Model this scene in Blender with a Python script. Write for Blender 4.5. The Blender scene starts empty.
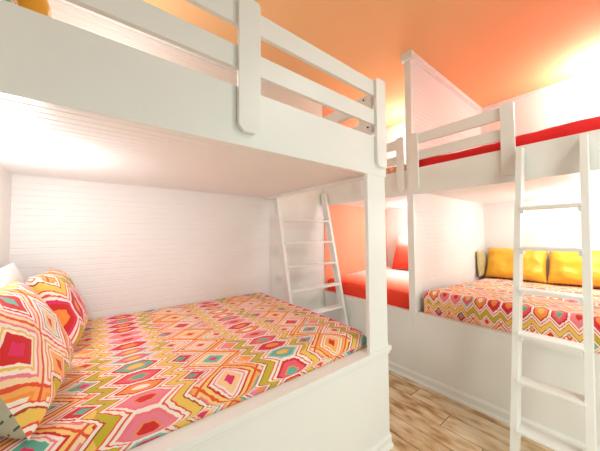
import bpy, bmesh, math, random
from mathutils import Vector, Matrix, noise
random.seed(7)
scene = bpy.context.scene
COL = scene.collection

# ------------------------------------------------------------------ helpers
def srgb(r, g, b):
    def f(c):
        c /= 255.0
        return c / 12.92 if c <= 0.04045 else ((c + 0.055) / 1.055) ** 2.4
    return (f(r), f(g), f(b), 1.0)

def link(name, bm, mat, parent=None, smooth=False, kind=None):
    me = bpy.data.meshes.new(name)
    bmesh.ops.recalc_face_normals(bm, faces=bm.faces[:])
    bm.to_mesh(me)
    bm.free()
    if mat is not None:
        me.materials.append(mat)
    for p in me.polygons:
        p.use_smooth = smooth
    o = bpy.data.objects.new(name, me)
    COL.objects.link(o)
    if parent is not None:
        o.parent = parent
        o.matrix_parent_inverse = world_of(parent).inverted()
    if kind:
        o['kind'] = kind
    return o

def world_of(o):
    m = o.matrix_basis.copy()
    if o.parent is not None:
        m = world_of(o.parent) @ o.matrix_parent_inverse @ m
    return m

def tag(o, label, cat, group=None):
    o['label'] = label
    o['category'] = cat
    if group:
        o['group'] = group
    return o

def thing(name, label, cat, loc=(0, 0, 0), group=None):
    o = bpy.data.objects.new(name, None)
    o.empty_display_size = 0.05
    COL.objects.link(o)
    o.location = loc
    return tag(o, label, cat, group)

def add_box(bm, x0, x1, y0, y1, z0, z1, bev=0.0):
    vs = [bm.verts.new(p) for p in ((x0, y0, z0), (x1, y0, z0), (x1, y1, z0), (x0, y1, z0),
                                    (x0, y0, z1), (x1, y0, z1), (x1, y1, z1), (x0, y1, z1))]
    fs = [bm.faces.new([vs[i] for i in q]) for q in
          ((3, 2, 1, 0), (4, 5, 6, 7), (0, 1, 5, 4), (1, 2, 6, 5), (2, 3, 7, 6), (3, 0, 4, 7))]
    if bev > 0:
        es = list({e for f in fs for e in f.edges})
        bmesh.ops.bevel(bm, geom=es, offset=bev, segments=2, profile=0.7, affect='EDGES')

def box(name, mat, parent, x0, x1, y0, y1, z0, z1, bev=0.003, kind=None):
    bm = bmesh.new()
    add_box(bm, x0, x1, y0, y1, z0, z1, bev)
    return link(name, bm, mat, parent, kind=kind)

def add_prism(bm, pts, vec, bev=0.0):
    """closed polygon pts (3d) extruded along vec"""
    vec = Vector(vec)
    a = [bm.verts.new(p) for p in pts]
    b = [bm.verts.new(Vector(p) + vec) for p in pts]
    n = len(pts)
    fs = [bm.faces.new(a), bm.faces.new(b[::-1])]
    for i in range(n):
        fs.append(bm.faces.new([a[i], b[i], b[(i + 1) % n], a[(i + 1) % n]]))
    if bev > 0:
        es = list({e for f in fs for e in f.edges})
        bmesh.ops.bevel(bm, geom=es, offset=bev, segments=2, profile=0.7, affect='EDGES')

def tab_outline(a0, a1, z0, z1, c, ctop=0.012):
    """upright board outline with chamfered lower corners: list of (a, z)"""
    k = c * 0.45
    return [(a0, z0 + c), (a0 + k, z0 + k), (a0 + c, z0), (a1 - c, z0), (a1 - k, z0 + k), (a1, z0 + c),
            (a1, z1 - ctop), (a1 - ctop, z1), (a0 + ctop, z1), (a0, z1 - ctop)]

def upright_x(name, mat, parent, x0, x1, y0, y1, z0, z1, c=0.024):
    bm = bmesh.new()
    add_prism(bm, [(a, y0, z) for a, z in tab_outline(x0, x1, z0, z1, c)], (0, y1 - y0, 0), 0.002)
    return link(name, bm, mat, parent)

def upright_y(name, mat, parent, y0, y1, x0, x1, z0, z1, c=0.024):
    bm = bmesh.new()
    add_prism(bm, [(x0, a, z) for a, z in tab_outline(y0, y1, z0, z1, c)], (x1 - x0, 0, 0), 0.002)
    return link(name, bm, mat, parent)

def bead_profile(length, spacing=0.042, gw=0.005, gd=0.0024):
    """(s, d) profile across the boards: d is depth of the surface below flush"""
    pts = []
    s = 0.0
    while s < length - 1e-6:
        e = min(s + spacing, length)
        pts += [(s, gd), (s + gw * 0.5, 0.0), (max(e - gw, s + gw * 0.5 + 1e-4), 0.0), (e - gw * 0.5, gd)]
        s = e
    pts.append((length, gd))
    return pts

def beadboard(name, mat, parent, origin, across, along, normal, la, ll, thick=0.014, spacing=0.042, kind=None):
    """grooved panel: boards are stacked along `across`, run along `along`, the face looks to `normal`"""
    o, A, L, Nn = Vector(origin), Vector(across), Vector(along), Vector(normal)
    bm = bmesh.new()
    pts = bead_profile(la, spacing)
    prof = [o + A * s - Nn * d for s, d in pts]
    prof += [o + A * la - Nn * thick, o - Nn * thick]
    add_prism(bm, prof, L * ll)
    return link(name, bm, mat, parent, kind=kind)

# ------------------------------------------------------------------ node maths
class E:
    def __init__(s, nt, v):
        s.nt, s.v = nt, v
    def _o(s, op, *a):
        n = s.nt.nodes.new('ShaderNodeMath')
        n.operation = op
        for i, x in enumerate((s,) + a):
            x = x.v if isinstance(x, E) else x
            if isinstance(x, (int, float)):
                n.inputs[i].default_value = x
            else:
                s.nt.links.new(x, n.inputs[i])
        return E(s.nt, n.outputs[0])
    def __add__(s, o): return s._o('ADD', o)
    def __sub__(s, o): return s._o('SUBTRACT', o)
    def __mul__(s, o): return s._o('MULTIPLY', o)
    def __truediv__(s, o): return s._o('DIVIDE', o)
    def frac(s): return s._o('FRACT')
    def floor(s): return s._o('FLOOR')
    def abs(s): return s._o('ABSOLUTE')
    def lt(s, o): return s._o('LESS_THAN', o)
    def gt(s, o): return s._o('GREATER_THAN', o)
    def mx(s, o): return s._o('MAXIMUM', o)

def new_mat(name, rough=0.5):
    m = bpy.data.materials.new(name)
    m.use_nodes = True
    nt = m.node_tree
    b = nt.nodes['Principled BSDF']
    b.inputs['Roughness'].default_value = rough
    return m, nt, b

def mixc(nt, fac, a, b):
    n = nt.nodes.new('ShaderNodeMix')
    n.data_type = 'RGBA'
    for sock, x in ((n.inputs[0], fac), (n.inputs[6], a), (n.inputs[7], b)):
        x = x.v if isinstance(x, E) else x
        if isinstance(x, (tuple, float, int)):
            sock.default_value = x
        else:
            nt.links.new(x, sock)
    return n.outputs[2]

def ramp(nt, fac, stops, interp='LINEAR'):
    n = nt.nodes.new('ShaderNodeValToRGB')
    n.color_ramp.interpolation = interp
    els = n.color_ramp.elements
    while len(els) < len(stops):
        els.new(0.5)
    for e, (p, c) in zip(els, stops):
        e.position = p
        e.color = c
    nt.links.new(fac.v if isinstance(fac, E) else fac, n.inputs[0])
    return n.outputs[0]

def bump(nt, b, height, strength=0.2, dist=0.01):
    n = nt.nodes.new('ShaderNodeBump')
    n.inputs['Strength'].default_value = strength
    n.inputs['Distance'].default_value = dist
    nt.links.new(height.v if isinstance(height, E) else height, n.inputs['Height'])
    nt.links.new(n.outputs[0], b.inputs['Normal'])

def noise_tex(nt, scale, detail=3.0, vec=None):
    n = nt.nodes.new('ShaderNodeTexNoise')
    n.inputs['Scale'].default_value = scale
    n.inputs['Detail'].default_value = detail
    if vec is None:
        tc = nt.nodes.new('ShaderNodeTexCoord')
        vec = tc.outputs['Object']
    nt.links.new(vec, n.inputs['Vector'])
    return n.outputs['Fac']

def paint(name, col, rough=0.45, bs=0.04):
    m, nt, b = new_mat(name, rough)
    f = noise_tex(nt, 6.0, 2.0)
    c2 = tuple(x * 0.97 for x in col[:3]) + (1.0,)
    nt.links.new(mixc(nt, f, c2, col), b.inputs['Base Color'])
    bump(nt, b, noise_tex(nt, 140.0, 2.0), bs, 0.002)
    return m

def cloth(name, col, rough=0.8):
    m, nt, b = new_mat(name, rough)
    f = noise_tex(nt, 14.0, 4.0)
    c2 = tuple(x * 0.88 for x in col[:3]) + (1.0,)
    nt.links.new(mixc(nt, f, c2, col), b.inputs['Base Color'])
    bump(nt, b, noise_tex(nt, 400.0, 2.0), 0.25, 0.002)
    b.inputs['Sheen Weight'].default_value = 0.15
    return m

def uv_coords(nt):
    n = nt.nodes.new('ShaderNodeUVMap')
    n.uv_map = 'UVMap'
    s = nt.nodes.new('ShaderNodeSeparateXYZ')
    nt.links.new(n.outputs[0], s.inputs[0])
    return E(nt, s.outputs[0]), E(nt, s.outputs[1]), n.outputs[0]

CREAM = srgb(250, 232, 220)
RED = srgb(214, 40, 42)
PINK = srgb(240, 130, 150)
MAG = srgb(226, 48, 104)
TEAL = srgb(104, 176, 158)
ORANGE = srgb(246, 146, 62)
YEL = srgb(240, 196, 92)
OLIVE = srgb(198, 176, 46)
BROWN = srgb(176, 66, 40)
LINE = srgb(230, 82, 50)

def ikat(name, P=0.61, q=0.098, scale=1.0, jag=0.008):
    """printed ikat cloth: columns of hexagons between zigzag stripes, then two columns of concentric diamonds"""
    m, nt, b = new_mat(name, 0.85)
    u, v, vec = uv_coords(nt)
    n1 = E(nt, noise_tex(nt, 26.0 / scale, 2.0, vec)) - 0.5
    n2 = E(nt, noise_tex(nt, 60.0 / scale, 2.0, vec)) - 0.5
    u = (u + n1 * (jag * 1.4) + n2 * jag * 1.4) / scale
    v = (v + n2 * jag * 1.1 + n1 * (jag * 0.5)) / scale
    s = ((u / P).frac() - 0.5) * P                  # hexagon column at 0
    z3 = ((u / P + 0.5).frac() - 0.5) * P           # middle of the diamond zone at 0
    iz = (u / P + 0.5).floor()
    t = (v / q).frac()
    dv = (t - 0.5).abs() * 2.0
    a = s.abs() / 0.118
    # random colour for each cell
    def cell(iu, iv):
        c = nt.nodes.new('ShaderNodeCombineXYZ')
        nt.links.new(iu.v, c.inputs[0])
        nt.links.new(iv.v, c.inputs[1])
        w = nt.nodes.new('ShaderNodeTexWhiteNoise')
        w.noise_dimensions = '2D'
        nt.links.new(c.outputs[0], w.inputs['Vector'])
        return E(nt, w.outputs['Value'])
    # --- zone with diamonds
    L = 0.25
    du = z3 / L + 0.5
    ph = v / (q * 2.0)
    U = (du.frac() - 0.5).abs()
    V = (ph.frac() - 0.5).abs()
    d1 = U + V
    flip = d1.gt(0.5)
    d = d1 - flip * (d1 - 0.5) * 2.0          # 0 centre .. 0.5 edge for both families
    idu = du.floor() + flip * (du.frac().gt(0.5) + 17.3)
    idv = ph.floor() + flip * (ph.frac().gt(0.5) + 0.0)
    rnd = cell(idu + iz * 5.0, idv)
    cA = ramp(nt, rnd, [(0, MAG), (0.3, RED), (0.55, ORANGE), (0.75, MAG), (0.9, TEAL)], 'CONSTANT')
    cB = ramp(nt, rnd, [(0, TEAL), (0.12, srgb(252, 200, 150)), (0.42, srgb(250, 176, 92)), (0.62, PINK), (0.78, srgb(120, 186, 168)), (0.86, RED)], 'CONSTANT')
    cC = ramp(nt, rnd, [(0, RED), (0.2, PINK), (0.4, ORANGE), (0.62, TEAL), (0.7, ORANGE), (0.85, PINK)], 'CONSTANT')
    cE = ramp(nt, rnd, [(0, PINK), (0.22, TEAL), (0.34, ORANGE), (0.6, MAG), (0.75, YEL), (0.9, RED)], 'CONSTANT')
    cD = ramp(nt, rnd, [(0, srgb(250, 205, 120)), (0.3, CREAM), (0.45, srgb(248, 170, 90)), (0.75, srgb(250, 214, 170))], 'CONSTANT')
    dia = mixc(nt, d.lt(0.472), LINE, cD)
    dia = mixc(nt, d.lt(0.40), dia, cC)
    dia = mixc(nt, d.lt(0.355), dia, CREAM)
    dia = mixc(nt, d.lt(0.30), dia, cE)
    dia = mixc(nt, d.lt(0.265), dia, CREAM)
    dia = mixc(nt, d.lt(0.225), dia, cB)
    dia = mixc(nt, d.lt(0.10), dia, cA)
    # --- hexagon zone
    hx = (dv * 0.92).mx(a + dv * 0.56)
    rh = cell((u / P).floor() + 40.5, (v / q).floor())
    hA = ramp(nt, rh, [(0, RED), (0.3, ORANGE), (0.55, TEAL), (0.75, YEL), (0.9, CREAM)], 'CONSTANT')
    hB = ramp(nt, rh, [(0, PINK), (0.3, RED), (0.55, srgb(238, 90, 110)), (0.8, TEAL), (0.88, ORANGE)], 'CONSTANT')
    hC = ramp(nt, rh, [(0, srgb(244, 120, 130)), (0.3, MAG), (0.55, RED), (0.75, srgb(150, 200, 186)), (0.86, RED)], 'CONSTANT')
    hexc = mixc(nt, hx.lt(0.94), LINE, CREAM)
    hexc = mixc(nt, hx.lt(0.80), hexc, hC)
    hexc = mixc(nt, hx.lt(0.66), hexc, hB)
    hexc = mixc(nt, hx.lt(0.38), hexc, ORANGE)
    hexc = mixc(nt, hx.lt(0.31), hexc, hA)
    w = a + dv * 0.56
    col = mixc(nt, w.lt(1.76), dia, LINE)
    col = mixc(nt, w.lt(1.72), col, CREAM)
    col = mixc(nt, w.lt(1.60), col, BROWN)
    zig = mixc(nt, E(nt, noise_tex(nt, 3.0, 1.0, vec)).gt(0.47), OLIVE, YEL)
    col = mixc(nt, w.lt(1.54), col, zig)
    col = mixc(nt, w.lt(1.22), col, LINE)
    col = mixc(nt, w.lt(1.16), col, CREAM)
    col = mixc(nt, w.lt(1.02), col, hexc)
    nt.links.new(col, b.inputs['Base Color'])
    bump(nt, b, noise_tex(nt, 260.0 / scale, 2.0, vec), 0.2, 0.002)
    b.inputs['Sheen Weight'].default_value = 0.1
    return m

# ------------------------------------------------------------------ materials
WHITE = paint('white_gloss_paint', srgb(240, 240, 236), 0.38)
WALLP = paint('warm_white_wall_paint', srgb(240, 237, 231), 0.6)
BEADM = paint('white_beadboard_paint', srgb(242, 238, 235), 0.5, 0.02)
CEIL = paint('orange_ceiling_paint', srgb(250, 196, 140), 0.8)
CORAL = paint('coral_wall_colour', srgb(252, 160, 122), 0.7)  # one even coral colour for the bay's side wall
IKAT = ikat('ikat_quilt_print')
IKATP = ikat('ikat_sham_print', scale=1.1, P=0.64, q=0.115)
IKATR = ikat('ikat_zigzag_print', scale=0.86, q=0.1)
YELLOW = cloth('yellow_satin_cloth', srgb(247, 186, 46), 0.45)
REDC = cloth('red_blanket_cloth', srgb(240, 22, 24))
WHITEC = cloth('white_cotton_cloth', srgb(244, 242, 240))
OLIVEC = cloth('pale_olive_cloth', srgb(196, 186, 130))
METAL, _nt, _b = new_mat('dark_bolt_metal', 0.4)
_b.inputs['Metallic'].default_value = 0.8
_b.inputs['Base Color'].default_value = srgb(70, 66, 62)
_b.inputs['Base Color'].default_value = srgb(80, 76, 72)

def knit_mat():
    m, nt, b = new_mat('grey_green_chevron_knit', 0.9)
    u, v, vec = uv_coords(nt)
    tri = ((u / 0.075).frac() - 0.5).abs() * 2.0
    k = ((v - tri * 0.035) / 0.042).frac()
    dash = (u / 0.011).frac().gt(0.35)
    line = (k - 0.5).abs().lt(0.09) * dash
    base = mixc(nt, noise_tex(nt, 30.0, 3.0, vec), srgb(170, 166, 140), srgb(204, 200, 178))
    nt.links.new(mixc(nt, line, base, srgb(84, 92, 74)), b.inputs['Base Color'])
    bump(nt, b, (k - 0.5).abs(), 0.5, 0.006)
    return m
KNIT = knit_mat()

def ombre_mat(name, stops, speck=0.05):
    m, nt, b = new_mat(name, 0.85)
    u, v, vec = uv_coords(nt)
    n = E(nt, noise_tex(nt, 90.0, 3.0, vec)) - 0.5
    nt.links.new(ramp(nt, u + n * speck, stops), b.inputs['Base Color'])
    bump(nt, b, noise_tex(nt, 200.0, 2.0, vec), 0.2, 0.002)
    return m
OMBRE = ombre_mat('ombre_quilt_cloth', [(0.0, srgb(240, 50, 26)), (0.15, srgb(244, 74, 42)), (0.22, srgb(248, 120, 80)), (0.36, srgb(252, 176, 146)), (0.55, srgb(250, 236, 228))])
OMBREP = ombre_mat('ombre_pillow_cloth', [(0.0, srgb(240, 56, 36)), (0.4, srgb(248, 96, 66)), (0.62, srgb(250, 140, 110)), (0.78, srgb(250, 236, 230))], 0.5)

def floor_mat():
    m, nt, b = new_mat('distressed_oak_planks', 0.45)
    tc = nt.nodes.new('ShaderNodeTexCoord')
    sp = nt.nodes.new('ShaderNodeSeparateXYZ')
    nt.links.new(tc.outputs['Object'], sp.inputs[0])
    x, y = E(nt, sp.outputs[0]), E(nt, sp.outputs[1])
    W, Ln = 0.155, 0.95
    ix = (x / W).floor()
    w = nt.nodes.new('ShaderNodeTexWhiteNoise'); w.noise_dimensions = '1D'
    nt.links.new(ix.v, w.inputs['W'])
    yy = y / Ln + E(nt, w.outputs[0])
    iy = yy.floor()
    c = nt.nodes.new('ShaderNodeCombineXYZ')
    nt.links.new(ix.v, c.inputs[0]); nt.links.new(iy.v, c.inputs[1])
    w2 = nt.nodes.new('ShaderNodeTexWhiteNoise'); w2.noise_dimensions = '2D'
    nt.links.new(c.outputs[0], w2.inputs['Vector'])
    rnd = E(nt, w2.outputs[0])
    # stretched grain, shifted per plank
    c2 = nt.nodes.new('ShaderNodeCombineXYZ')
    nt.links.new((x * 7.0 + rnd * 9.0).v, c2.inputs[0])
    nt.links.new((y * 2.2 + rnd * 31.0).v, c2.inputs[1])
    g1 = E(nt, noise_tex(nt, 2.2, 6.0, c2.outputs[0]))
    c3 = nt.nodes.new('ShaderNodeCombineXYZ')
    nt.links.new((x * 40.0 + rnd * 5.0).v, c3.inputs[0])
    nt.links.new((y * 3.0 + rnd * 11.0).v, c3.inputs[1])
    g2 = E(nt, noise_tex(nt, 2.0, 4.0, c3.outputs[0]))
    base = ramp(nt, g1 + (rnd - 0.5) * 0.14, [(0.30, srgb(150, 108, 66)), (0.40, srgb(200, 160, 112)), (0.5, srgb(224, 198, 160)), (0.66, srgb(240, 222, 194))])
    col = mixc(nt, (g2 - 0.4) * 0.6, base, srgb(150, 100, 56))
    fx = ((x / W).frac() - 0.5).abs()
    fy = (yy.frac() - 0.5).abs()
    seam = fx.gt(0.488).mx(fy.gt(0.4975))
    col = mixc(nt, seam, col, srgb(92, 60, 34))
    nt.links.new(col, b.inputs['Base Color'])
    bump(nt, b, g2 - seam * 2.0, 0.25, 0.003)
    return m
FLOOR = floor_mat()

# ------------------------------------------------------------------ key planes (metres)
YB = 0.959      # front face of the near bunk
X2 = 2.241      # front face of the built-in bunks across the aisle
YK = 2.383      # back wall
X0 = -0.412     # head wall of the near bunk
X3 = 4.04       # far wall
ZC = 2.965      # ceiling
XE = 1.456      # foot end of the near bunk
PY0, PY1 = 1.205, 1.262   # partition
YR = -0.20      # right wall behind the right bay
CAPZ = 0.603

# ------------------------------------------------------------------ room
box('floor', FLOOR, None, -2.2, X3 + 0.1, -2.6, YK + 0.1, -0.06, 0.0, 0, 'structure')
box('ceiling', CEIL, None, -1.2, X3 + 0.1, -1.0, YK + 0.1, ZC, ZC + 0.06, 0, 'structure')
box('wall_left', WALLP, None, X0 - 0.1, X0, 0.6, YK + 0.1, 0.0, ZC, 0, 'structure')
box('wall_far', WALLP, None, X3, X3 + 0.1, YR - 0.1, YK + 0.1, 0.0, ZC, 0, 'structure')
box('wall_right', WALLP, None, X2, X3, YR - 0.1, YR, 0.0, ZC, 0, 'structure')
box('wall_back', WALLP, None, X0 - 0.1, X3 + 0.1, YK + 0.002, YK + 0.1, 0.0, ZC, 0, 'structure')
beadboard('wall_back_paneling', BEADM, None, (X0, YK - 0.012, 0.3), (0, 0, 1), (1, 0, 0), (0, -1, 0), ZC - 0.3, XE - X0, kind='structure')
box('wall_bay', CORAL, None, X2 + 0.02, X3, YK - 0.006, YK + 0.001, 0.0, ZC, 0, 'structure')

box('wall_bay_end', WALLP, None, 3.6, X3, PY1 - 0.008, YK - 0.006, 0.0, ZC, 0, 'structure')

def crown(name, p0, p1, inward, h=0.062, d=0.022):
    bm = bmesh.new()
    p0, p1, n = Vector(p0), Vector(p1), Vector(inward)
    prof = [(0, -h), (d * 0.45, -h), (d * 0.5, -h * 0.86), (d, -h * 0.8), (d, 0), (0, 0)]
    add_prism(bm, [p0 + n * a + Vector((0, 0, b)) for a, b in prof], p1 - p0)
    return link(name, bm, WHITE, None, kind='structure')
crown('trim_1', (X0, YK - 0.012, ZC), (XE, YK - 0.012, ZC), (0, -1, 0))
crown('trim_2', (X3, YR, ZC), (X3, PY0, ZC), (-1, 0, 0))

# partition between the two bays, floor to ceiling
bm = bmesh.new()
add_box(bm, X2 + 0.03, X3, PY0 + 0.014, PY1 - 0.008, 0.0, ZC)
link('wall_partition', bm, WHITE, None, kind='structure')
beadboard('wall_partition_paneling', BEADM, None, (X2 + 0.03, PY0, 0.45), (0, 0, 1), (1, 0, 0), (0, -1, 0), ZC - 0.45, X3 - X2 - 0.03, kind='structure')
box('trim_3', WHITE, None, X2 - 0.004, X2 + 0.03, PY0 - 0.003, PY1, CAPZ, ZC, 0.002, 'structure')
bm = bmesh.new()
add_box(bm, X2 - 0.026, X2 + 0.03, PY0 - 0.03, PY1 + 0.02, ZC - 0.07, ZC, 0.003)
link('trim_4', bm, WHITE, None, kind='structure')
crown('trim_5', (X2 + 0.03, PY0, ZC), (X3, PY0, ZC), (0, -1, 0), 0.068, 0.024)

def base_trim(name, mat, parent, p0, p1, outward, h=0.078):
    """baseboard with a shoe moulding; outward is the direction it faces"""
    bm = bmesh.new()
    p0, p1, n = Vector(p0), Vector(p1), Vector(outward)
    prof = [(0, 0), (0.026, 0), (0.025, 0.012), (0.018, 0.021), (0.013, 0.023), (0.013, h - 0.016), (0.007, h - 0.006), (0.004, h), (0, h)]
    add_prism(bm, [p0 + n * a + Vector((0, 0, b)) for a, b in prof], p1 - p0)
    return link(name, bm, mat, parent)

bm = bmesh.new()
n0 = 0.0
o = base_trim('baseboard_back', WHITE, None, (XE, YK + 0.002, 0), (X2, YK + 0.002, 0), (0, -1, 0))
o['kind'] = 'structure'

# ------------------------------------------------------------------ near bunk
nb = thing('bunk_bed', 'white built-in bunk bed in the foreground at left with corner post and wide front fascia', 'bunk bed',
           (0.5, YB + 0.7, 0), 'white built-in bunk beds')
box('bed_panel', WHITE, nb, X0, XE, YB + 0.008, YB + 0.026, 0.0, 0.56, 0.002)
box('foot_panel', WHITE, nb, XE - 0.02, XE, YB + 0.026, YK - 0.014, 0.0, 0.56, 0.002)
bm = bmesh.new()
add_box(bm, X0, XE + 0.016, YB - 0.006, YB + 0.076, 0.572, CAPZ, 0.004)
add_box(bm, X0, XE + 0.006, YB, YB + 0.03, 0.556, 0.572, 0.003)
link('rail_cap', bm, WHITE, nb)
base_trim('base_trim', WHITE, nb, (X0, YB + 0.008, 0), (XE, YB + 0.008, 0), (0, -1, 0), 0.072)
box('mattress_board', WHITE, nb, X0, XE - 0.02, YB + 0.026, YK - 0.018, 0.40, 0.43, 0)
bm = bmesh.new()
add_box(bm, 1.27, 1.448, YB + 0.004, YB + 0.030, CAPZ - 0.002, 1.67, 0.004)
link('corner_post', bm, WHITE, nb)
box('corner_post', WHITE, nb, 1.449, 1.478, YB + 0.03, YB + 0.16, CAPZ - 0.002, 1.67, 0.003)
box('fascia', WHITE, nb, X0, XE, YB, YB + 0.032, 1.66, 1.897, 0.004)
bm = bmesh.new()
add_box(bm, XE - 0.032, XE, YB + 0.032, YK - 0.014, 1.672, 1.897, 0.003)
link('end_fascia', bm, WHITE, nb)
box('end_lip', WHITE, nb, XE - 0.05, XE - 0.032, YB + 0.032, YK - 0.014, 1.664, 1.70, 0.003)
beadboard('platform', BEADM, nb, (X0, YB + 0.032, 1.69), (0, 1, 0), (1, 0, 0), (0, 0, -1), YK - 0.016 - YB - 0.032, XE - 0.05 - X0, 0.03, 0.05)
for z0, z1 in ((2.152, 2.245), (1.971, 2.062)):
    box('guard_rail', WHITE, nb, X0, 1.36, YB - 0.0035, YB + 0.018, z0, z1, 0.003)
    box('foot_rail', WHITE, nb, 1.4355, XE + 0.018, YB + 0.004, YK - 0.014, z0, z1, 0.003)
upright_x('guard_post', WHITE, nb, 0.436, 0.533, YB - 0.024, YB - 0.004, 1.712, 2.268)
bm = bmesh.new()
add_prism(bm, [(a, YB - 0.022, z) for a, z in ((1.338, 1.742), (1.35, 1.722), (1.372, 1.712), (1.434, 1.712), (1.434, 2.25), (1.424, 2.262), (1.35, 2.262), (1.338, 2.25))], (0, 0.022, 0), 0.002)
link('guard_post', bm, WHITE, nb)
fp = upright_y('foot_post', WHITE, nb, YB + 0.075, YB + 0.175, 1.412, 1.4345, 1.80, 2.225)
for z in (1.945, 2.005, 2.105, 2.2):
    bm = bmesh.new()
    m4 = Matrix.Translation((1.409, YB + (0.13 if z > 2.05 else (0.10 if z > 2.0 else 0.145)), z)) @ Matrix.Rotation(math.pi / 2, 4, 'Y')
    bmesh.ops.create_cone(bm, cap_ends=True, segments=12, radius1=0.006, radius2=0.005, depth=0.008, matrix=m4)
    link('bolt', bm, METAL, fp)

# ------------------------------------------------------------------ built-in bunks across the aisle
def bay(root, y0, y1, posts, ry0, ry1, seam=None):
    if seam is None:
        box('bed_panel', WHITE, root, X2 + 0.006, X2 + 0.026, y0, y1, 0.0, 0.56, 0.002)
    else:
        box('bed_panel', WHITE, root, X2 + 0.006, X2 + 0.026, y0, seam - 0.002, 0.0, 0.56, 0.002)
        box('bed_panel', WHITE, root, X2 + 0.006, X2 + 0.026, seam + 0.002, y1, 0.0, 0.56, 0.002)
    bm = bmesh.new()
    add_box(bm, X2 - 0.006, X2 + 0.05, y0, y1, 0.576, CAPZ, 0.003)
    add_box(bm, X2 - 0.001, X2 + 0.026, y0, y1, 0.556, 0.576, 0.003)
    link('rail_cap', bm, WHITE, root)
    base_trim('base_trim', WHITE, root, (X2 + 0.006, y0, 0), (X2 + 0.006, y1, 0), (-1, 0, 0), 0.08)
    box('fascia', WHITE, root, X2, X2 + 0.03, y0, y1, 1.652, 1.885, 0.002)
    for z0, z1 in ((2.10, 2.19), (1.955, 2.035)):
        box('guard_rail', WHITE, root, X2 + 0.002, X2 + 0.02, ry0, ry1, z0, z1, 0.003)
    for a, b, zb in posts:
        upright_y('guard_post', WHITE, root, a, b, X2 - 0.02, X2 + 0.001, zb, 2.2, 0.02)

rb = thing('bunk_bed', 'white built-in bunk bed at right with yellow pillows below and red bedding above', 'bunk bed',
           (3.1, 0.5, 0), 'white built-in bunk beds')
bay(rb, YR, 1.2435, [(0.470, 0.549, 1.695), (1.143, 1.243, 1.69)], 0.5, 1.2)
beadboard('platform', BEADM, rb, (X2 + 0.03, YR, 1.685), (1, 0, 0), (0, 1, 0), (0, 0, -1), X3 - X2 - 0.03, PY0 - YR, 0.03, 0.05)
box('mattress_board', WHITE, rb, X2 + 0.03, X3, YR, PY0, 0.40, 0.43, 0)
lb = thing('bunk_bed', 'white built-in bunk bed with ombre orange bedding between back wall and partition', 'bunk bed',
           (3.1, 1.8, 0), 'white built-in bunk beds')
bay(lb, 1.2445, YK - 0.006, [(1.282, 1.353, 1.69), (1.765, 1.85, 1.69)], 1.3, 1.84, 1.965)
beadboard('platform', BEADM, lb, (X2 + 0.03, PY1, 1.685), (1, 0, 0), (0, 1, 0), (0, 0, -1), 3.6 - X2 - 0.03, YK - 0.01 - PY1, 0.03, 0.05)
box('mattress_board', WHITE, lb, X2 + 0.03, 3.6, PY1 + 0.002, YK - 0.01, 0.40, 0.43, 0)

# ------------------------------------------------------------------ ladders
LEVELS = (0.205, 0.452, 0.70, 0.948, 1.195, 1.443)
def ladder(label, base, ux, lean_dir, width, run, top, levels=LEVELS):
    """base: floor point of the first rail's front; ux: unit vector across; lean_dir: horizontal unit vector towards the top"""
    t = thing('bunk_ladder', label, 'ladder', base, 'white bunk ladders')
    B, U, D = Vector(base), Vector(ux), Vector(lean_dir)
    k = run / top
    depth, th = 0.078, 0.032
    def pt(s, d, z):
        return B + U * s + D * (d + k * z) + Vector((0, 0, z))
    for s in (0.0, width - th):
        bm = bmesh.new()
        add_prism(bm, [pt(s, 0, 0), pt(s, depth, 0), pt(s, depth, top), pt(s, 0, top)], U * th, 0.002)
        link('rail', bm, WHITE, t)
    for z in levels:
        bm = bmesh.new()
        # tread with ends notched into the rails and a small nosing lip
        a0, a1 = th - 0.004, width - th + 0.004
        h = 0.02
        pr = [(-0.006, 0.0), (-0.01, 0.006), (-0.01, h - 0.004), (-0.006, h), (depth + 0.004, h), (depth + 0.004, 0.0)]
        add_prism(bm, [pt(a0, 0, z) + D * d + Vector((0, 0, dz)) for d, dz in pr], U * (a1 - a0), 0.0015)
        tr = link('tread', bm, WHITE, t)
        for s in (th + 0.0005, width - th - 0.0125):
            bm = bmesh.new()
            c = [pt(s, 0, z - 0.022), pt(s, depth - 0.006, z - 0.022), pt(s, depth - 0.006, z - 0.001), pt(s, 0, z - 0.001)]
            add_prism(bm, c, U * 0.012)
            link('cleat', bm, WHITE, tr)
    return t
ladder('white wooden ladder in front of the yellow pillows at the right bunk', (1.794, 0.455, 0.0), (0, -1, 0), (1, 0, 0), 0.318, 0.37, 1.86)
ladder('white wooden ladder at the end of the aisle against the back wall', (1.478, 1.905, 0.0), (1, 0, 0), (0, 1, 0), 0.7425, 0.39, 1.80, (0.25, 0.487, 0.725, 0.964, 1.203, 1.443))

# ------------------------------------------------------------------ bedding
def sheet(name, mat, x0, x1, y0, y1, height, nx, ny, uv, parent=None):
    """open cloth surface z = height(x, y); uv(x, y, z, i, j) gives printed coordinates"""
    bm = bmesh.new()
    L = bm.loops.layers.uv.new('UVMap')
    vs, uvs = [], {}
    for i in range(nx + 1):
        row = []
        for j in range(ny + 1):
            x, y = x0 + (x1 - x0) * i / nx, y0 + (y1 - y0) * j / ny
            p = height(x, y)
            vv = bm.verts.new(p)
            uvs[vv] = uv(x, y, p)
            row.append(vv)
        vs.append(row)
    for i in range(nx):
        for j in range(ny):
            f = bm.faces.new((vs[i][j], vs[i + 1][j], vs[i + 1][j + 1], vs[i][j + 1]))
            for l in f.loops:
                l[L].uv = uvs[l.vert]
    o = link(name, bm, mat, parent, True)
    return o

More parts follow.
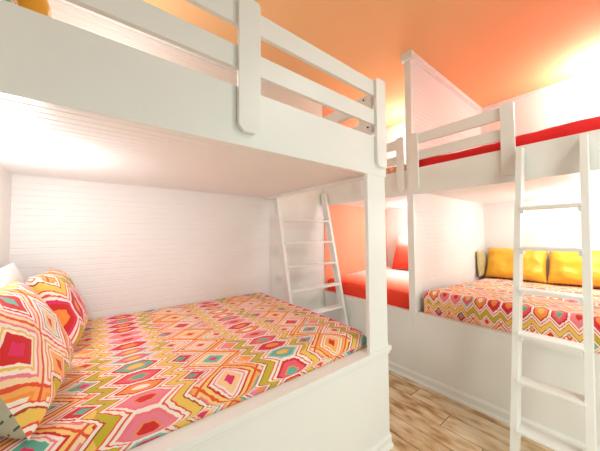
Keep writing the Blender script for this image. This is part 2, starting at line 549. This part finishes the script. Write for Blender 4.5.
def edge_drop(d, r):
    """vertical drop and inward offset of a quilt at arc distance d outside of its flat top"""
    if d <= 0:
        return 0.0, 0.0
    a = d / r
    if a < math.pi / 2:
        return r * (1 - math.cos(a)), r * math.sin(a)
    return r + (d - r * math.pi / 2), r

def quilt(name, mat, X, Y, top, bottom, drops, r=0.05, amp=0.006, n=70, uv=lambda s, t: (s, t), seed=0.0, parent=None, slope=None):
    """X=(x0,x1), Y=(y0,y1) outer box; drops: set of sides that hang over ('x0','x1','y0','y1')"""
    hang = top - bottom - r
    ext = r * math.pi / 2 + max(hang, 0.0)
    a0 = X[0] + (r if 'x0' in drops else 0); a1 = X[1] - (r if 'x1' in drops else 0)
    b0 = Y[0] + (r if 'y0' in drops else 0); b1 = Y[1] - (r if 'y1' in drops else 0)
    s0 = a0 - (ext if 'x0' in drops else 0); s1 = a1 + (ext if 'x1' in drops else 0)
    t0 = b0 - (ext if 'y0' in drops else 0); t1 = b1 + (ext if 'y1' in drops else 0)
    def h(s, t):
        dzs = [0.0]
        x = min(max(s, a0), a1); y = min(max(t, b0), b1)
        if s < a0:
            dz, off = edge_drop(a0 - s, r); x -= off; dzs.append(dz)
        if s > a1:
            dz, off = edge_drop(s - a1, r); x += off; dzs.append(dz)
        if t < b0:
            dz, off = edge_drop(b0 - t, r); y -= off; dzs.append(dz)
        if t > b1:
            dz, off = edge_drop(t - b1, r); y += off; dzs.append(dz)
        dz = max(dzs)
        nz = noise.noise(Vector((s * 5 + seed, t * 5, seed))) * amp + noise.noise(Vector((s * 14, t * 14 + seed, 3.0))) * amp * 0.5
        z = top - dz + nz * (1.0 if dz < r else 0.0)
        if slope:
            z += slope(x, y) * (1.0 if dz < r * 0.6 else max(0.0, 1 - (dz - r * 0.6) / 0.05))
        w = nz * 0.8 if dz > r * 0.7 else 0.0
        return Vector((x + w * (1 if 'x1' in drops and s > a1 else 0), y + w * 0.3, max(z, bottom)))
    return sheet(name, mat, s0, s1, t0, t1, h, n, n, lambda s, t, p: uv(s, t), parent)

def mattress(label, X, Y, z0, z1, group='mattresses under the bedding'):
    bm = bmesh.new()
    add_box(bm, X[0], X[1], Y[0], Y[1], z0, z1, 0.025)
    o = link('mattress', bm, WHITEC, None, False)
    return tag(o, label, 'mattress', group)

# near lower bed
q1 = quilt('quilt', IKAT, (X0 + 0.004, 1.385), (YB + 0.079, YK - 0.0165), 0.702, 0.434, {'x1', 'y0'}, 0.055, 0.007, 110,
           uv=lambda s, t: (s + 0.15, t),
           slope=lambda x, y: -0.045 * max(0.0, 1 - (y - 1.03) / 0.10) ** 2 - 0.03 * max(0.0, (x - 1.1) / 0.28) ** 2 * max(0.0, 1 - (y - 1.03) / 0.5) + 0.012 * max(0.0, (y - 1.9) / 0.5))
tag(q1, 'printed ikat quilt of diamonds and zigzags on the near lower bed', 'quilt', 'bed quilts')
# right lower bed
q2 = quilt('quilt', IKATR, (X2 + 0.056, X3 - 0.004), (YR + 0.03, 1.157), 0.795, 0.434, {'x0', 'y1'}, 0.05, 0.008, 110,
           uv=lambda s, t: (s - 2.335 + 0.2745, t), slope=lambda x, y: -0.045 * min(1.0, max(0.0, (x - 2.5) / 1.1)))
tag(q2, 'zigzag printed quilt on the right lower bed behind the ladder', 'quilt', 'bed quilts')
# left bay lower bed
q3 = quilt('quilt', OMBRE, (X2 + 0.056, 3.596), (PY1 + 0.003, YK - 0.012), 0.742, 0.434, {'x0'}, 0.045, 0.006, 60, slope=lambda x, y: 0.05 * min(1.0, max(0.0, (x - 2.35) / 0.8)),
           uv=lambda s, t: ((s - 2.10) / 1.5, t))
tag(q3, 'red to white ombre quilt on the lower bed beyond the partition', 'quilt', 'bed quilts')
# upper beds
q4 = quilt('blanket', REDC, (X2 + 0.034, X3 - 0.004), (YR + 0.01, 1.17), 1.972, 1.718, {'x0', 'y1'}, 0.04, 0.008, 60,
           slope=lambda x, y: 0.012 * math.sin(y * 6.0))
tag(q4, 'bright red blanket on the right upper bunk', 'blanket')
q5 = quilt('quilt', IKATR, (X2 + 0.034, 3.596), (PY1 + 0.004, YK - 0.012), 1.962, 1.718, {'x0'}, 0.04, 0.006, 60,
           uv=lambda s, t: (s - 2.30, t * 1.5))
tag(q5, 'dark red patterned quilt on the upper bunk beyond the partition', 'quilt', 'bed quilts')
mattress('white mattress of the near upper bunk', (X0 + 0.01, XE - 0.05), (YB + 0.045, YK - 0.03), 1.722, 1.83)

def pillow_mesh(w, h, t, n=26, pinch=0.05, seed=0.0, half=None, wr=0.004, suv=lambda a, b: (a, b)):
    """cushion in its own frame: width x, height y, thickness z; half: +1 front, -1 back, None both"""
    bm = bmesh.new()
    L = bm.loops.layers.uv.new('UVMap')
    for sgn in ((1, -1) if half is None else (half,)):
        g = []
        for i in range(n + 1):
            row = []
            for j in range(n + 1):
                a, b = -1 + 2 * i / n, -1 + 2 * j / n
                a, b = math.sin(a * math.pi / 2) * 0.55 + a * 0.45, math.sin(b * math.pi / 2) * 0.55 + b * 0.45
                x = a * w / 2 * (1 - pinch * (1 - b * b))
                y = b * h / 2 * (1 - pinch * (1 - a * a))
                k = max(0.0, (1 - a ** 4) * (1 - b ** 4)) ** 0.55
                edge = 1 - max(abs(a), abs(b))
                z = sgn * (t / 2 * k + (noise.noise(Vector((x * 9 + seed, y * 9, sgn * 2.0))) * wr * 2.2
                                        + noise.noise(Vector((x * 24, y * 20 + seed, 5.0))) * wr) * min(1.0, edge * 6))
                v = bm.verts.new((x, y, z))
                row.append((v, suv(x + w / 2, y + h / 2)))
            g.append(row)
        for i in range(n):
            for j in range(n):
                q = [g[i][j], g[i + 1][j], g[i + 1][j + 1], g[i][j + 1]]
                if sgn < 0:
                    q = q[::-1]
                f = bm.faces.new([a[0] for a in q])
                for l, a in zip(f.loops, q):
                    l[L].uv = a[1]
    if half is None:
        bmesh.ops.remove_doubles(bm, verts=bm.verts[:], dist=1e-5)
    return bm

def set_frame(o, centre, wdir, hdir):
    W = Vector(wdir).normalized()
    Hh = Vector(hdir); Hh = (Hh - W * Hh.dot(W)).normalized()
    N = W.cross(Hh)
    m = Matrix((W, Hh, N)).transposed().to_4x4()
    m.translation = Vector(centre)
    o.matrix_basis = m

def link_raw(name, bm, mat, smooth=True):
    me = bpy.data.meshes.new(name)
    bm.to_mesh(me); bm.free()
    me.materials.append(mat)
    for p in me.polygons:
        p.use_smooth = smooth
    o = bpy.data.objects.new(name, me)
    COL.objects.link(o)
    return o

def pillow(label, mat, w, h, t, centre, wdir, hdir, group, seed=0.0, pinch=0.05, name='pillow', swap=None, wr=0.004, scale_uv=None):
    bm = pillow_mesh(w, h, t, seed=seed, pinch=pinch, wr=wr)
    if scale_uv:
        L = bm.loops.layers.uv.active
        for f in bm.faces:
            for l in f.loops:
                l[L].uv = scale_uv(*l[L].uv)
    o = link_raw(name, bm, mat)
    set_frame(o, centre, wdir, hdir)
    tag(o, label, 'pillow', group)
    return o

def welt(parent, w, h, pinch, mat, r=0.005):
    """piping round the pillow seam, in the pillow's own frame"""
    pts = []
    n = 16
    for side in range(4):
        for i in range(n):
            s = -1 + 2 * i / n
            a, b = ((s, -1), (1, s), (-s, 1), (-1, -s))[side]
            pts.append(Vector((a * w / 2 * (1 - pinch * (1 - b * b)), b * h / 2 * (1 - pinch * (1 - a * a)), 0)))
    bm = bmesh.new()
    rings = []
    N = len(pts)
    for i, p in enumerate(pts):
        tdir = (pts[(i + 1) % N] - pts[i - 1]).normalized()
        nn = Vector((-tdir.y, tdir.x, 0))
        rings.append([bm.verts.new(p + nn * r * math.cos(k * math.pi / 3) + Vector((0, 0, r * math.sin(k * math.pi / 3)))) for k in range(6)])
    for i in range(N):
        A, Bq = rings[i], rings[(i + 1) % N]
        for k in range(6):
            bm.faces.new((A[k], A[(k + 1) % 6], Bq[(k + 1) % 6], Bq[k]))
    bmesh.ops.recalc_face_normals(bm, faces=bm.faces[:])
    o = link_raw('piping', bm, mat)
    o.parent = parent
    return o

G1 = 'pillows on the near lower bed'
# big sham in front: printed face, knitted back
sh = thing('pillow', 'large printed ikat sham with knitted back, nearest on the lower bed', 'pillow', (0, 0, 0), G1)
set_frame(sh, (-0.205, 1.375, 0.91), (0.10, 1, 0.0), (-0.17, 0.0, 0.37))
f_ = link_raw('pillow_front', pillow_mesh(0.54, 0.44, 0.17, half=1, seed=2.0, suv=lambda a, b: (b + 0.46, a + 0.06)), IKATP); f_.parent = sh
b_ = link_raw('pillow_back', pillow_mesh(0.54, 0.44, 0.24, half=-1, seed=4.0), KNIT); b_.parent = sh
b_['label'] = 'grey-green chevron knit back'
s2 = pillow('printed ikat sham leaning in the corner behind the largest pillow', IKATP, 0.46, 0.42, 0.17, (-0.150, 1.985, 0.912), (0.06, 1, 0.0), (-0.15, 0, 0.38), G1, 7.0,
            scale_uv=lambda a, b: (b + 0.17, a + 0.05))
pillow('plain white pillow upright against the head wall at left', WHITEC, 0.54, 0.44, 0.10, (-0.345, 1.96, 0.935), (0.0, 1, 0.0), (-0.05, 0, 0.4), G1, 3.0)

G2 = 'yellow pillows on the right lower bed'
pillow('yellow satin pillow beside the pale olive pillow, nearer the partition', YELLOW, 0.57, 0.385, 0.18, (3.88, 0.862, 0.94), (0, -1, 0), (0.15, 0, 0.37), G2, 1.0, wr=0.012)
pillow('yellow satin pillow behind the right rail of the ladder, farther from the partition', YELLOW, 0.62, 0.39, 0.18, (3.88, 0.268, 0.945), (0, -1, 0.0), (0.15, 0, 0.37), G2, 5.0, wr=0.012)
pillow('pale olive pillow on edge in the corner beside the yellow pillows', OLIVEC, 0.26, 0.32, 0.05, (3.80, 1.172, 0.925), (1, 0.02, 0), (0, 0.05, 1), None, 8.0)
pillow('orange ombre pillow on the lower bed beyond the partition', OMBREP, 0.46, 0.50, 0.15, (3.45, 1.92, 1.035), (0, -1, 0), (0.16, 0, 0.42), None, 2.0,
       scale_uv=lambda a, b: (b / 0.5, a))
G3 = 'pillows on the near upper bunk'
pillow('yellow pillow on the near upper bunk above the fascia', YELLOW, 0.46, 0.42, 0.14, (-0.185, 1.44, 2.04), (0.05, 1, 0), (-0.06, 0, 0.4), G3, 4.0)
pillow('dark red patterned pillow on the near upper bunk beside the yellow pillow', IKATR, 0.18, 0.32, 0.11, (-0.245, 1.095, 1.985), (0.05, 1, 0), (-0.06, 0, 0.3), G3, 6.0)

# ------------------------------------------------------------------ wall lamp of the right upper bunk
GLOW, nt, b = new_mat('lamp_shade_glow', 0.5)
b.inputs['Base Color'].default_value = (1, 0.95, 0.88, 1)
b.inputs['Emission Color'].default_value = (1, 0.93, 0.84, 1)
b.inputs['Emission Strength'].default_value = 3.0
sc = thing('wall_lamp', 'small white wall lamp on the far wall above the red blanket', 'lamp', (X3, 0.155, 2.78))
bm = bmesh.new()
bmesh.ops.create_cone(bm, cap_ends=True, segments=24, radius1=0.05, radius2=0.045, depth=0.02,
                      matrix=Matrix.Translation((X3 - 0.011, 0.155, 2.76)) @ Matrix.Rotation(-math.pi / 2, 4, 'Y'))
link('back_plate', bm, WHITE, sc)
bm = bmesh.new()
add_box(bm, X3 - 0.075, X3 - 0.02, 0.147, 0.163, 2.752, 2.768, 0.002)
link('arm', bm, WHITE, sc)
bm = bmesh.new()
prof = [(0.030, 2.735), (0.045, 2.75), (0.048, 2.79), (0.042, 2.83), (0.030, 2.85)]
rings = [[bm.verts.new((X3 - 0.10 + r * math.cos(2 * math.pi * k / 20), 0.155 + r * math.sin(2 * math.pi * k / 20), z)) for k in range(20)] for r, z in prof]
for A, Bq in zip(rings, rings[1:]):
    for k in range(20):
        bm.faces.new((A[k], A[(k + 1) % 20], Bq[(k + 1) % 20], Bq[k]))
bm.faces.new(rings[0][::-1])
link('shade', bm, GLOW, sc, True)

# ------------------------------------------------------------------ light
def lamp(name, loc, w, col, r=0.05):
    l = bpy.data.lights.new(name, 'POINT')
    l.energy = w
    l.color = col
    l.shadow_soft_size = r
    o = bpy.data.objects.new(name, l)
    COL.objects.link(o)
    o.location = loc
    return o
WARM = (1.0, 0.90, 0.80)
NEUT = (0.97, 0.97, 1.0)
lamp('bunk_light', (-0.27, 1.62, 1.50), 3.2, NEUT)
lamp('bunk_light', (3.5, 0.2, 1.46), 7, NEUT)
lamp('bunk_light', (3.3, 1.6, 1.45), 5.5, NEUT)
lamp('bunk_light', (3.75, 0.155, 2.72), 6.5, NEUT)
lamp('bunk_light', (0.1, 1.95, 2.5), 3.2, NEUT, 0.12)  # unseen lamp added to brighten the near upper bunk's wall and ceiling
lamp('bunk_light', (3.3, 1.9, 2.60), 6, NEUT)

def area(name, loc, target, w, sx, sy, col):
    l = bpy.data.lights.new(name, 'AREA')
    l.shape = 'RECTANGLE'; l.size = sx; l.size_y = sy
    l.energy = w; l.color = col
    o = bpy.data.objects.new(name, l)
    COL.objects.link(o)
    o.location = loc
    o.rotation_euler = (Vector(target) - Vector(loc)).to_track_quat('-Z', 'Y').to_euler()
    return o
area('cool_fill', (2.0, -1.5, 1.9), (1.0, 1.2, 1.6), 4.0, 1.0, 1.0, (0.76, 0.97, 1.0))  # added cool fill panel behind the camera, lights the near fascia
area('low_fill', (0.75, -1.3, 0.7), (2.0, 0.8, 0.2), 9, 0.8, 1.0, (0.96, 1.0, 0.90))  # fill added low out of view to lift base panels and floor

area('overhead_fill', (1.75, -0.7, 2.93), (1.75, -0.6, 0.0), 8, 0.5, 0.5, (0.96, 1.0, 0.93))  # unseen overhead fill, put in to brighten the aisle

w = bpy.data.worlds.new('World')
scene.world = w
w.use_nodes = True
bg = w.node_tree.nodes['Background']
bg.inputs[0].default_value = (0.88, 1.0, 0.95, 1)
bg.inputs[1].default_value = 0.16

# ------------------------------------------------------------------ camera
cd = bpy.data.cameras.new('Camera')
cd.sensor_fit = 'HORIZONTAL'
cd.sensor_width = 36.0
cd.lens = 260.8 / 600.0 * 36.0
cd.clip_start = 0.02
cam = bpy.data.objects.new('Camera', cd)
COL.objects.link(cam)
Mx = Matrix(((0.786291, -0.015394, -0.617665, 0.0),
             (-0.617812, -0.031634, -0.78569, 0.0),
             (-0.007444, 0.999381, -0.034384, 1.30),
             (0, 0, 0, 1)))
cam.matrix_world = Mx
scene.camera = cam

vs = scene.view_settings
scene.display_settings.display_device = 'sRGB'
vs.view_transform = 'Standard'
vs.look = 'None'
vs.gamma = 1.0
vs.use_curve_mapping = False
vs.exposure = 1.18
